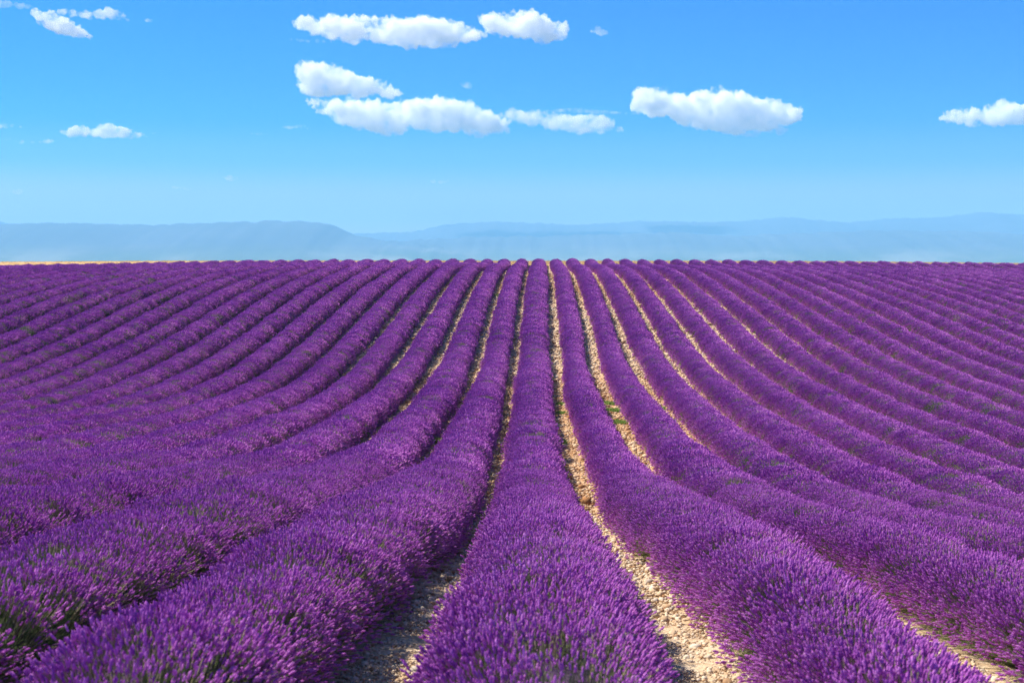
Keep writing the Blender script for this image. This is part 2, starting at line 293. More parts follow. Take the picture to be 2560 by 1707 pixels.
hill([(640, 668), (800, 636), (930, 606), (1100, 598), (1170, 592), (1280, 593), (1498, 588), (1683, 582), (1824, 592), (1987, 585), (2205, 578), (2423, 581), (2560, 589), (2900, 584), (3400, 600)], 9500, 2300, 2500, 31)
hill([(760, 620), (871, 586), (950, 583), (1034, 580), (1090, 568), (1143, 560), (1224, 555), (1280, 556), (1443, 563), (1530, 559), (1574, 554), (1743, 556), (1846, 555), (1966, 544), (2096, 558), (2227, 547), (2358, 544), (2450, 532), (2526, 539), (2600, 537), (3000, 548), (3500, 540)], 12400, 2000, 2500, 41)
hill([(-900, 556), (-200, 550), (-40, 550), (0, 553), (27, 562), (80, 590)], 12600, 2000, 2500, 51)

# ------------------------------------------------------------------ tuft meshes for instancing (library objects, not linked to the scene)
def prism(V, F, MI, T, p0, p1, r0, r1, n, mi, tone, cap=False):
    d = Vector(p1) - Vector(p0); d.normalize(); a = d.orthogonal().normalized(); b = d.cross(a)
    k = len(V)
    for p, r in ((p0, r0), (p1, r1)):
        for i in range(n):
            t = 2 * math.pi * i / n; V.append(Vector(p) + (a * math.cos(t) + b * math.sin(t)) * r); T.append(tone)
    for i in range(n): F.append((k + i, k + (i + 1) % n, k + n + (i + 1) % n, k + n + i)); MI.append(mi)
def spindle(V, F, MI, T, p0, p1, prof, n, mi, tone, rnd):
    """lathe with closed pointed ends: prof = [(t, r), ...]"""
    p0 = Vector(p0); p1 = Vector(p1); d = p1 - p0; L = d.length; dn = d.normalized(); a = dn.orthogonal().normalized(); b = dn.cross(a)
    k = len(V); V.append(p0.copy()); T.append(tone)
    for t, r in prof:
        ph = rnd.random() * 3
        for i in range(n):
            q = 2 * math.pi * i / n + ph * 0.3; rr = r * (0.8 + 0.4 * rnd.random()); V.append(p0 + d * t + (a * math.cos(q) + b * math.sin(q)) * rr); T.append(min(1, max(0, tone + rnd.uniform(-.25, .22))))
    V.append(p1.copy()); T.append(tone); e = len(V) - 1
    for i in range(n): F.append((k, k + 1 + (i + 1) % n, k + 1 + i)); MI.append(mi)
    for j in range(len(prof) - 1):
        for i in range(n): F.append((k + 1 + j * n + i, k + 1 + j * n + (i + 1) % n, k + 1 + (j + 1) * n + (i + 1) % n, k + 1 + (j + 1) * n + i)); MI.append(mi)
    j = len(prof) - 1
    for i in range(n): F.append((k + 1 + j * n + i, k + 1 + j * n + (i + 1) % n, e)); MI.append(mi)
def blade(V, F, MI, T, p0, d, L, w, mi, tone, rnd, bend=0.3):
    p0 = Vector(p0); d = Vector(d).normalized(); a = d.cross(Vector((rnd.uniform(-1, 1), rnd.uniform(-1, 1), rnd.uniform(-1, 1)))).normalized()
    s_ = Vector((rnd.uniform(-1, 1), rnd.uniform(-1, 1), -0.3)) * bend
    pts = [p0, p0 + d * L * 0.5 + s_ * L * 0.15, p0 + d * L + s_ * L * 0.5]
    k = len(V)
    V += [pts[0] - a * w * .5, pts[0] + a * w * .5, pts[1] - a * w * .45, pts[1] + a * w * .45, pts[2]]; T += [tone] * 5
    F += [(k, k + 1, k + 3, k + 2), (k + 2, k + 3, k + 4)]; MI += [mi, mi]
def lib(name, V, F, MI, T, mats, coll):
    o = mesh_obj(name, V, F, mats, matidx=MI, link=False); coll.objects.link(o)
    at = o.data.attributes.new('tone', 'FLOAT', 'POINT'); at.data.foreach_set('value', np.array(T, dtype=np.float32)); return o
PM = [M['stem'], M['flower'], M['leaf']]
def tuft(lod, sparse, seed, coll, name):
    rnd = random.Random(seed); V, F, MI, T = [], [], [], []
    ns, R, wk, Ln = {0: (24, .12, 1.0, .20), 1: (30, .17, 1.35, .185), 2: (38, .25, 2.2, .175)}[lod]
    for i in range(ns):
        rr = R * math.sqrt(rnd.random()); th = rnd.random() * 6.283
        p0 = Vector((rr * math.cos(th), rr * math.sin(th), -0.03)); 
        lean = Vector((math.cos(th) * rr / R * .30 + rnd.uniform(-.27, .27), math.sin(th) * rr / R * .30 + rnd.uniform(-.27, .27), 1)).normalized()
        L = Ln * rnd.uniform(.68, 1.12); p1 = p0 + lean * L
        tn = rnd.random()
        if sparse and rnd.random() < sparse:
            if lod == 0: prism(V, F, MI, T, p0, p0 + lean * L * .8, .0022, .0012, 3, 0, rnd.random() * .5)
            else: blade(V, F, MI, T, p0, lean, L * .8, .008 * wk, 0, rnd.random() * .5, rnd)
            continue
        hl = rnd.uniform(.026, .042) * (1.0 if lod == 0 else 1.15 if lod == 1 else 1.5)
        if lod == 0:
            prism(V, F, MI, T, p0, p1, .0024, .0016, 3, 0, rnd.random())
            hr = rnd.uniform(.0055, .0074)
            spindle(V, F, MI, T, p1 - lean * .004, p1 + lean * hl, [(.12, hr * .85), (.32, hr * .75), (.5, hr * 1.05), (.78, hr * .75)], 5, 1, tn, rnd)
            if rnd.random() < .4: spindle(V, F, MI, T, p1 - lean * .030, p1 - lean * .016, [(.5, hr * .8)], 4, 1, tn, rnd)
        elif lod == 1:
            blade(V, F, MI, T, p0, lean, L, .0058, 0, rnd.random(), rnd, .1)
            spindle(V, F, MI, T, p1 - lean * .01, p1 + lean * hl, [(.25, .0092 * rnd.uniform(.85, 1.2)), (.6, .0092)], 3, 1, tn, rnd)
        else:
            blade(V, F, MI, T, p0, lean, L, .011, 0, rnd.random(), rnd, .1)
            spindle(V, F, MI, T, p1 - lean * .02, p1 + lean * hl, [(.4, .0155 * rnd.uniform(.8, 1.2))], 3, 1, tn, rnd)
    nb = {0: 9, 1: 14, 2: 16}[lod] * (2.4 if sparse else 1)
    for i in range(int(nb)):
        rr = R * math.sqrt(rnd.random()); th = rnd.random() * 6.283
        blade(V, F, MI, T, (rr * math.cos(th), rr * math.sin(th), -.03), (rnd.uniform(-.6, .6), rnd.uniform(-.6, .6), 1), rnd.uniform(.06, .12) * (1.5 if sparse else 1), .005 * wk, 2, rnd.random(), rnd)
    return lib(name, V, F, MI, T, PM, coll)
LIB = []
for lod in range(3):
    c_ = bpy.data.collections.new("tufts_%d" % lod)
    for i in range(6): tuft(lod, 0, 100 * lod + i, c_, "tuft_%d_%d" % (lod, i))
    for i in range(6, 8): tuft(lod, .45, 100 * lod + i, c_, "tuft_%d_%d" % (lod, i))
    for i in range(8, 10): tuft(lod, .92, 100 * lod + i, c_, "tuft_%d_%d" % (lod, i))
    LIB.append(c_)
def grass_lib(cname, n, matl, nb, R, h, w, spread):
    c_ = bpy.data.collections.new(cname)
    for i in range(n):
        rnd = random.Random(hash(cname) % 1000 if False else len(cname) * 77 + i); V, F, MI, T = [], [], [], []
        for _ in range(nb):
            rr = R * math.sqrt(rnd.random()); th = rnd.random() * 6.283
            blade(V, F, MI, T, (rr * math.cos(th), rr * math.sin(th), -.02), (rnd.uniform(-spread, spread), rnd.uniform(-spread, spread), 1), h * rnd.uniform(.5, 1.2), w, 0, rnd.random(), rnd, .4)
        lib("%s_%d" % (cname, i), V, F, MI, T, [matl], c_)
    return c_
STRAW = grass_lib("straw_clumps", 5, M['straw'], 44, .40, .20, .022, .45)
def rock(seed, sub=2):
    import bmesh
    bm_ = bmesh.new(); bmesh.ops.create_icosphere(bm_, subdivisions=sub, radius=1.0)
    sc = random.Random(seed); sx, sy, sz = sc.uniform(.8, 1.25), sc.uniform(.75, 1.1), sc.uniform(.5, .8)
    cuts = [Vector((sc.gauss(0, 1), sc.gauss(0, 1), sc.gauss(0, 1))).normalized() for _ in range(7)]
    for v in bm_.verts:
        p = v.co.copy()
        for c__ in cuts:
            d = p.dot(c__)
            if d > .72: p -= c__ * (d - .72) * .8
        p *= 1 + .22 * mnoise.noise(p * 1.3 + Vector((seed * 7.1, 0, 0))) + .07 * mnoise.noise(p * 4 + Vector((seed * 3.1, 9, 0)))
        v.co = Vector((p.x * sx, p.y * sy, p.z * sz))
    me = bpy.data.meshes.new("stone"); bm_.to_mesh(me); bm_.free(); me.materials.append(M['stone']); me.polygons.foreach_set('use_smooth', np.ones(len(me.polygons), dtype=bool))
    return me
ROCKS = [rock(i, 2) for i in range(8)]
PEB = bpy.data.collections.new("pebbles")
for i in range(6):
    o = bpy.data.objects.new("pebble_%d" % i, rock(30 + i, 1)); PEB.objects.link(o)

# ------------------------------------------------------------------ instancer: a point mesh plus one geometry-nodes group
def make_ng(coll):
    ng = bpy.data.node_groups.new("scatter_" + coll.name, 'GeometryNodeTree')
    ng.interface.new_socket("Geometry", in_out='INPUT', socket_type='NodeSocketGeometry')
    ng.interface.new_socket("Geometry", in_out='OUTPUT', socket_type='NodeSocketGeometry')
    gi = ng.nodes.new('NodeGroupInput'); go = ng.nodes.new('NodeGroupOutput'); iop = ng.nodes.new('GeometryNodeInstanceOnPoints'); ci = ng.nodes.new('GeometryNodeCollectionInfo')
    ci.inputs['Collection'].default_value = coll; ci.inputs['Separate Children'].default_value = True; ci.inputs['Reset Children'].default_value = True
    def na(nm, dt):
        a_ = ng.nodes.new('GeometryNodeInputNamedAttribute'); a_.data_type = dt; a_.inputs['Name'].default_value = nm; return a_
    r_, s_, i_ = na('rot', 'FLOAT_VECTOR'), na('scl', 'FLOAT_VECTOR'), na('pick', 'INT')
    e2r = ng.nodes.new('FunctionNodeEulerToRotation')
    L_ = ng.links.new
    L_(gi.outputs[0], iop.inputs['Points']); L_(ci.outputs[0], iop.inputs['Instance']); iop.inputs['Pick Instance'].default_value = True
    L_(i_.outputs['Attribute'], iop.inputs['Instance Index']); L_(r_.outputs['Attribute'], e2r.inputs[0]); L_(e2r.outputs[0], iop.inputs['Rotation']); L_(s_.outputs['Attribute'], iop.inputs['Scale'])
    L_(iop.outputs[0], go.inputs[0]); return ng
NG = {}
def scatter(name, P, ROT, SC, PICK, coll, parent=None):
    me = bpy.data.meshes.new(name); me.vertices.add(len(P)); me.vertices.foreach_set('co', P.astype(np.float32).ravel())
    for nm, ty, dt, fld in (('rot', 'FLOAT_VECTOR', ROT, 'vector'), ('scl', 'FLOAT_VECTOR', SC, 'vector'), ('pick', 'INT', PICK, 'value')):
        a_ = me.attributes.new(nm, ty, 'POINT'); a_.data.foreach_set(fld, np.asarray(dt, dtype=np.int32 if ty == 'INT' else np.float32).ravel())
    me.update(); o = bpy.data.objects.new(name, me); S.collection.objects.link(o)
    if coll.name not in NG: NG[coll.name] = make_ng(coll)
    md = o.modifiers.new("scatter", 'NODES'); md.node_group = NG[coll.name]
    if parent: o.parent = parent
    return o
def z_to_dir_euler(D, spin):
    """Euler XYZ that takes +Z to D after a spin about Z:  R = Rz(az) Ry(tilt) Rz(spin)"""
    D = D / np.linalg.norm(D, axis=1, keepdims=True)
    tilt = np.arccos(np.clip(D[:, 2], -1, 1)); az = np.arctan2(D[:, 1], D[:, 0])
    ca, sa, ct, st, cs, ss = np.cos(az), np.sin(az), np.cos(tilt), np.sin(tilt), np.cos(spin), np.sin(spin)
    R20 = -st * cs; R21 = st * ss; R22 = ct
    R10 = sa * ct * cs + ca * ss; R00 = ca * ct * cs - sa * ss
    return np.stack([np.arctan2(R21, R22), np.arcsin(np.clip(-R20, -1, 1)), np.arctan2(R10, R00)], -1)

# ------------------------------------------------------------------ lavender rows
SP = 1.8
T = {
 -2: ([(5, .65), (12, .68), (16, .88), (24, 1.05), (27, 1.0), (32, .83), (60, .83), (107, .81)], [(5, .85), (20, .95), (38, .8), (53, .78), (60, .63), (92, .67), (150, .7)]),
 -1: ([(5, .68), (8, .70), (13, .73), (19, .86), (25, .9), (33, .75), (45, .92), (60, .8), (80, .93), (110, .8), (150, .75)], [(5, .50), (8, .60), (12, .74), (16, .88), (21, .91), (30, .75), (42, .68), (60, .56), (78, .46), (100, .6), (150, .7)]),
 0: ([(5, .74), (9, .72), (14, .70), (22, .77), (29, .87), (43, 1.0), (80, 1.05), (125, .95), (150, .8)], [(5, .74), (9, .72), (14, .70), (18, .64), (38, .66), (60, .6), (76, .56), (89, .68), (126, .78)]),
 1: ([(5, .55), (9, .55), (13, .51), (19, .65), (23, .72), (30, .73), (40, .81), (52, .93), (65, .83), (77, .76), (135, .8)], [(5, .52), (8, .60), (10, .64), (12.6, .76), (16, .94), (20, .98), (22, .9), (26, .78), (33, .57), (64, .45), (77, .57), (117, .65)]),
 2: ([(5, .45), (10, .46), (15, .44), (22, .66), (31, .84), (64, .9), (75, .75), (120, .87)], [(5, .8), (20, 1.0), (30, .9), (34, .66), (64, .42), (75, .53), (117, .68)]),
}
DEF = ([(5, .65), (12, .70), (20, .86), (40, .86), (90, .84), (150, .8)], [(5, .70), (12, .80), (20, .92), (32, .75), (50, .62), (75, .58), (120, .68), (150, .74)])
GREEN = [(14.0, 50.4, .55), (15.92, 50.1, .5), (12.04, 40.8, .5), (10.23, 36.7, .5), (5.1, 31.3, .5), (4.85, 33.5, .5), (12.87, 38.8, .4), (9.6, 31.2, .5),
 (-32.1, 101.8, 1.0), (-30.62, 100.4, .8), (-26.65, 97.5, 1.0), (-26.59, 82.3, .7), (-26.49, 74, .6), (-24.65, 66.5, .5), (-21.02, 73, .6), (-28.53, 86.8, .7), (-24.64, 86.5, .7), (-22.75, 87.3, .8),
 (-17.43, 78.3, .7), (-16.52, 78.2, .5), (-34.51, 97.8, .8), (-27.45, 74.4, .5), (-2.95, 7.9, .40), (-3.2, 8.6, .40), (-2.75, 7.5, .40), (-3.5, 9.6, .3), (-.18, 7.5, .16), (.12, 7.8, .14), (-8.54, 46.5, .5), (-3.58, 23, .3),
 (-9.66, 37.9, .4), (-6.34, 30.7, .5), (1.29, 8.2, .25), (1.67, 9.6, .25), (3.9, 13.5, .3), (7.11, 22.3, .4)]
def edges(k, Y):
    l, r = T.get(k, DEF)
    L_ = np.interp(Y, [p[0] for p in l], [p[1] for p in l]); R_ = np.interp(Y, [p[0] for p in r], [p[1] for p in r])
    L_ = L_ + (vnoise(Y * .11 + 13, 900 + k) - .5) * .10; R_ = R_ + (vnoise(Y * .11 + 77, 950 + k) - .5) * .10
    return L_, R_
def lump(k, Y):
    """bush-by-bush swelling along the row (plants stand about 0.8 m apart)"""
    ph = vnoise(Y * .23, 700 + k) * 1.6
    s_ = np.abs(np.sin((Y / .82 + ph) * math.pi)) ** .6
    return (.6 if 0 <= k < 4000 or k >= 5000 else 1.0) * (s_ - .72) * .10 + (vnoise(Y * 1.2, 300 + k) - .5) * .16 + (vnoise(Y * 3.1, 400 + k) - .5) * .06
INS = .262
def section(k, Y, th, inset):
    iv = inset - .03; inset = inset + .09 * sstep(18, 45, Y) + .035 * sstep(60, 130, Y)
    """point and outward normal of the mound at angle th, shrunk by inset; local frame: X across, Z up"""
    L_, R_ = edges(k, Y); lp = lump(k, Y)
    lpr = lump(k + 5000, Y)                      # the two flanks swell independently
    w = (L_ + R_) / 2; c_ = (R_ - L_) / 2
    side = np.where(np.cos(th) > 0, lp, lpr)
    ww = w * (1 + side * .8) - inset; hh = .50 * (1 + lp * .9) + (w - .7) * .25 - iv
    x = k * SP + c_ + ww * np.sign(np.cos(th)) * np.abs(np.cos(th)) ** .92; z = .30 + hh * np.sign(np.sin(th)) * np.abs(np.sin(th)) ** .85
    nx = np.cos(th) / np.maximum(ww, .1); nz = np.sin(th) / np.maximum(hh, .1); n_ = np.sqrt(nx * nx + nz * nz)
    return x, z, nx / n_, nz / n_
def y_start(k):
    X = abs(k * SP); return max(4.0, (X - 3.0) / .375 - 4 if X > 3 else 4.0)
ORD = ["", "first", "second", "third", "fourth", "fifth", "sixth", "seventh", "eighth", "ninth", "tenth", "eleventh", "twelfth", "thirteenth", "fourteenth", "fifteenth", "sixteenth", "seventeenth", "eighteenth", "nineteenth", "twentieth",
 "twenty-first", "twenty-second", "twenty-third", "twenty-fourth", "twenty-fifth", "twenty-sixth", "twenty-seventh", "twenty-eighth", "twenty-ninth", "thirtieth", "thirty-first", "thirty-second", "thirty-third", "thirty-fourth", "thirty-fifth"]
def row_label(k):
    if k == 0: return "broad lavender row running straight up the middle from the bottom edge to the crest"
    
    n_ = ORD[abs(k)]
    if k == -1: return "lavender row just left of the straight central row, its flank shading a stony path"
    if k == 1: return "lavender row just right of the straight central row, across the sunlit stony path"
    if k < 0 and k >= -12: return "lavender row with green tinged flank, %s to the left of the straight central row" % n_
    if k < 0: return "lavender row crossing the upper left slope, %s to the left of the straight central row" % n_
    if k <= 9: return "lavender row curving away, %s to the right of the straight central row" % n_
    return "lavender row on the upper right slope, %s to the right of the straight central row" % n_
GRN = np.array(GREEN)
n_inst = 0
for k in range(-34, 32):
    y0 = y_start(k); yend = ROW_END + (vnoise(np.array([k * 1.7 + 50]), 3)[0] - .5) * 1.6
    if k < -16: yend -= (abs(k) - 16) * .05
    # mound mesh
    ys_ = [y0]
    while ys_[-1] < yend - .3: ys_.append(ys_[-1] + max(.10, ys_[-1] * .011))
    ys_[-1] = yend - .25; Yr = np.array(ys_); nth = 11
    th = np.linspace(rad(-38), rad(218), nth)
    YY = np.repeat(Yr[:, None], nth, 1); TT = np.repeat(th[None, :], len(Yr), 0)
    x, z, _, _ = section(k, YY, TT, INS)
    endt = np.sqrt(np.clip((yend - YY) / .5, 0.02, 1)) * np.sqrt(np.clip((YY - y0 + .1) / .4, 0.02, 1))
    x = k * SP + (x - k * SP) * endt; z = z * endt
    gz = terrain(np.full_like(YY, k * SP), YY); gzx = terrain(x, YY)
    z = np.maximum(z, -.02) + gz * .5 + gzx * .5 - .02
    row = mesh_obj("lavender_row", np.stack([x, YY, z], -1).reshape(-1, 3) - np.array([k * SP, 0, 0]), grid_faces(len(Yr), nth), [M['mound']], smooth=True)
    row.location = (k * SP, 0, 0)
    tag(row, row_label(k), "lavender row", "rows of lavender running over the field")
    # tuft points for the three levels of detail
    for lod, (ya, yb, per_m, scl) in enumerate(((0, 27, 122, 1.0), (27, 68, 70, 1.0), (68, 400, 40, 1.0))):
        a_, b_ = max(y0, ya), min(yend, yb)
        if b_ <= a_: continue
        n = int((b_ - a_) * per_m); Yp = RNG.uniform(a_, b_, n)
        thp = RNG.uniform(rad(-24), rad(204), n)
        keep = RNG.random(n) < (.60 + .40 * np.abs(np.cos(thp)))            # even spread over the flattened arc
        Yp, thp = Yp[keep], thp[keep]; n = len(Yp)
        x, z, nx, nz = section(k, Yp, thp, INS)
        endt = np.sqrt(np.clip((yend - Yp) / .5, 0.02, 1)); x = k * SP + (x - k * SP) * endt; z = z * endt
        gz = (terrain(np.full(n, k * SP), Yp) + terrain(x, Yp)) * .5
        P = np.stack([x - k * SP, Yp, np.maximum(z, 0.01) + gz - .02], -1)
        D = np.stack([nx + RNG.normal(0, .08, n), (1 - endt) * .8 + RNG.normal(0, .10, n), np.maximum(nz, -.15) + .50 + RNG.normal(0, .05, n)], -1)
        rot = z_to_dir_euler(D, RNG.uniform(0, 6.283, n))
        low = np.clip((.25 - np.sin(thp)) / .6, 0, 1)
        size = RNG.uniform(.82, 1.15, n) * (1 + .12 * low) * scl * (.85 + .3 * vnoise(Yp * 1.3, 600 + k))
        # bloom: patches of poor flowering, more on the left half of the field and low on the flanks
        q = vnoise2(Yp * .9 + 40, thp * 1.1 + 40 + k * 7, 17) * .6 + vnoise2(Yp * .35 + 90, thp * .5 + k * 3.3, 19) * .4
        thr = .75 if k >= 0 else .68
        thr = thr - .07 * low
        thr = thr - .06 * np.clip(np.cos(thp) * 1.5, 0, 1) * (1 if k < -2 else 0)
        poor = q > thr
        hot = np.zeros(n, bool)
        for gx, gy, gr in GRN[np.abs(GRN[:, 0] - k * SP) < 1.3]:
            hot |= ((x - gx) ** 2 + ((Yp - gy) / 1.3) ** 2 < (gr * (.6 + .6 * RNG.random(n))) ** 2)
        pick = RNG.integers(0, 6, n); r_ = RNG.random(n)
        pick = np.where(poor & (r_ < .65), RNG.integers(6, 8, n), pick)
        pick = np.where(hot & (r_ < .85), RNG.integers(8, 10, n), pick)
        pick = np.where((low > .3) & (RNG.random(n) < .48), RNG.integers(6, 8, n), pick)
        pick = np.where((low > .8) & (RNG.random(n) < .38), RNG.integers(8, 10, n), pick)
        o = scatter("flower_spikes", P, rot, np.stack([size] * 3, -1), pick, LIB[lod], row)
        o["kind"] = "stuff"; n_inst += n
print("lavender tufts", n_inst)

# ------------------------------------------------------------------ stones between the rows
def gap_edges(g, Y):
    _, r = edges(g, Y); l, _ = edges(g + 1, Y)
    return g * SP + r, (g + 1) * SP - l
# the largest stones, one by one, on the two near paths
def add_stone(x, y, r, spin, i):
    o = bpy.data.objects.new("stone", ROCKS[i % 8]); S.collection.objects.link(o); o.parent = ground
    o.location = (x, y, float(terrain(x, y)) + r * .18); o.rotation_euler = (random.uniform(-.25, .25), random.uniform(-.25, .25), spin); o.scale = (r, r, r)
random.seed(5); rs = np.random.default_rng(8); cnt = 0
for g, n, ymin, ymax in ((0, 165, 6.2, 17), (-1, 95, 6.2, 15), (1, 30, 9, 14)):
    for i in range(n):
        t = rs.random(); y = ymin + (ymax - ymin) * t ** 1.5
        a_, b_ = gap_edges(g, np.array([y])); a_, b_ = a_[0] - .12, b_[0] + .14
        add_stone(a_ + (b_ - a_) * rs.random(), y, float(np.exp(rs.normal(-3.78, .36))), rs.random() * 6.28, i); cnt += 1
for x, y, r in ((.80, 8.1, .04), (1.12, 7.1, .05), (.92, 7.7, .035), (.79, 10.6, .06), (1.0, 6.6, .05), (-.80, 7.6, .075), (-.84, 9.4, .06), (-.95, 8.3, .06), (3.0, 10.4, .10), (3.12, 10.1, .07)):
    add_stone(x, y, r, rs.random() * 6, cnt); cnt += 1
# the rest: gravel
P, SC = [], []
for g in range(-14, 15):
    y0 = max(5.4, abs(g + .5) * SP / .42)
    for ya, yb, dens, r0 in ((5.4, 12, 1300, .0105), (12, 25, 330, .02), (25, 60, 110, .034), (60, 150, 45, .05)):
        a_, b_ = max(y0, ya), yb
        if b_ <= a_: continue
        wid = .75; n = int((b_ - a_) * wid * dens)
        y = rs.uniform(a_, b_, n); l, r = gap_edges(g, y); l, r = l - .16, r + .18
        x = l + (r - l) * rs.random(n); rr = np.exp(rs.normal(math.log(r0), .42, n))
        P.append(np.stack([x, y, terrain(x, y) + rr * .15 + .01], -1)); SC.append(rr)
P = np.concatenate(P); SC = np.concatenate(SC); n = len(P)
gv = scatter("gravel", P, np.stack([rs.uniform(-.4, .4, n), rs.uniform(-.4, .4, n), rs.uniform(0, 6.28, n)], -1), np.stack([SC] * 3, -1), rs.integers(0, 6, n), PEB)
tag(gv, "pale limestone gravel and pebbles covering the soil between the lavender rows", "gravel", kind="stuff")
print("gravel", n)

# ------------------------------------------------------------------ dry grass behind the rows
n = 9000; y = rs.uniform(152.2, 176, n); x = rs.uniform(-76, 74, n)
P = np.stack([x, y, terrain(x, y)], -1); sc = rs.uniform(.45, 1.1, n) * np.interp(x, [-60, -25, 0, 60], [.45, .7, 1, 1])
dg = scatter("dry_grass", P, np.stack([rs.normal(0, .08, n), rs.normal(0, .08, n), rs.uniform(0, 6.28, n)], -1), np.stack([sc] * 3, -1), rs.integers(0, 5, n), STRAW)
tag(dg, "strip of bleached dry grass along the skyline behind the ends of the rows", "dry grass", kind="stuff")

# ------------------------------------------------------------------ green weeds on the paths, each its own plant
def weed(x, y, r, h, nb, label, seed, name="weed_clump", cat="weed", group="green weeds growing on the stony paths", grd=True):
    rnd = random.Random(seed); V, F, MI, T_ = [], [], [], []
    for _ in range(nb):
        rr = r * math.sqrt(rnd.random()); th = rnd.random() * 6.283; dx, dy = rr * math.cos(th), rr * math.sin(th) * 1.3
        z = float(terrain(x + dx, y + dy)) - float(terrain(x, y)) if grd else 0
        blade(V, F, MI, T_, (dx, dy, z - .02), (rnd.uniform(-.7, .7), rnd.uniform(-.7, .7), 1), h * rnd.uniform(.4, 1.2), .010 + y * .00018, 0, rnd.random(), rnd, .6)
    o = lib(name, V, F, MI, T_, [M['weed']], S.collection)
    o.location = (x, y, float(terrain(x, y))); return tag(o, label, cat, group)
weed(.80, 51.6, .16, .16, 420, "small green weed clump on the path beside the central row, upper of two close together", 1)
weed(.77, 48.7, .16, .17, 420, "small green weed clump on the path beside the central row, lower of two close together", 2)
weed(.64, 40.1, .14, .20, 420, "bright green weed hugging the shaded right flank of the central row", 3)
weed(2.58, 52.4, .30, .17, 900, "large green weed patch on the second path to the right of the central row", 4)
weed(2.62, 50.2, .26, .17, 800, "green weed patch touching the lower end of the largest weed patch", 6)
weed(2.62, 46.6, .26, .18, 800, "lone green weed patch on the second path, nearest the camera there", 5)
weed(4.32, 51.4, .24, .17, 600, "green weed patch on the third path to the right, upper of two", 7)
weed(4.36, 47.8, .24, .17, 600, "green weed patch on the third path to the right, lower of two", 8)
weed(-2.80, 39.3, .20, .22, 600, "green weed filling the shaded gap between the first two rows left of the central row", 9)
weed(-2.72, 93.4, .18, .3, 300, "small yellow green weed high up in the second gap left of the central row", 10)
weed(-15.4, 153, .8, .62, 260, "wispy green grass tuft poking above the row ends on the skyline", 11, group="green weeds on the skyline")
weed(-13.2, 153.5, .5, .40, 160, "low green grass tuft on the skyline between two row ends", 12, group="green weeds on the skyline")

# small bush on the skyline at the far right
def shrub(x, y, s_=.6):
    root = bpy.data.objects.new("shrub", None); S.collection.objects.link(root); root.location = (x, y, float(terrain(x, y)) - .05); root.scale = (s_, s_, s_ * .8)
    rnd = random.Random(4); V, F, MI, T_ = [], [], [], []
    for (cx, cz, r) in ((-.55, .40, .34), (-.1, .55, .46), (.4, .5, .40), (.78, .38, .26)):
        for _ in range(420):
            d = Vector((rnd.gauss(0, 1), rnd.gauss(0, 1), rnd.gauss(0, 1))).normalized(); rr = r * rnd.random() ** .4
            blade(V, F, MI, T_, Vector((cx, 0, cz)) + d * rr, d + Vector((0, 0, .5)), rnd.uniform(.06, .12), .05, 0, rnd.random() * .7, rnd)
    o = lib("foliage", V, F, MI, T_, [M['weed']], S.collection); o.parent = root
    V, F, MI, T_ = [], [], [], []
    for i in range(5):
        prism(V, F, MI, T_, Vector((0, 0, 0)), Vector((rnd.uniform(-.6, .7), rnd.uniform(-.2, .2), rnd.uniform(.3, .6))), .03, .012, 5, 0, .5)
    o = lib("stem", V, F, MI, T_, [M['stem']], S.collection); o.parent = root
    tag(root, "small round green bush alone on the skyline at the far right", "bush")
shrub(58.6, 172)

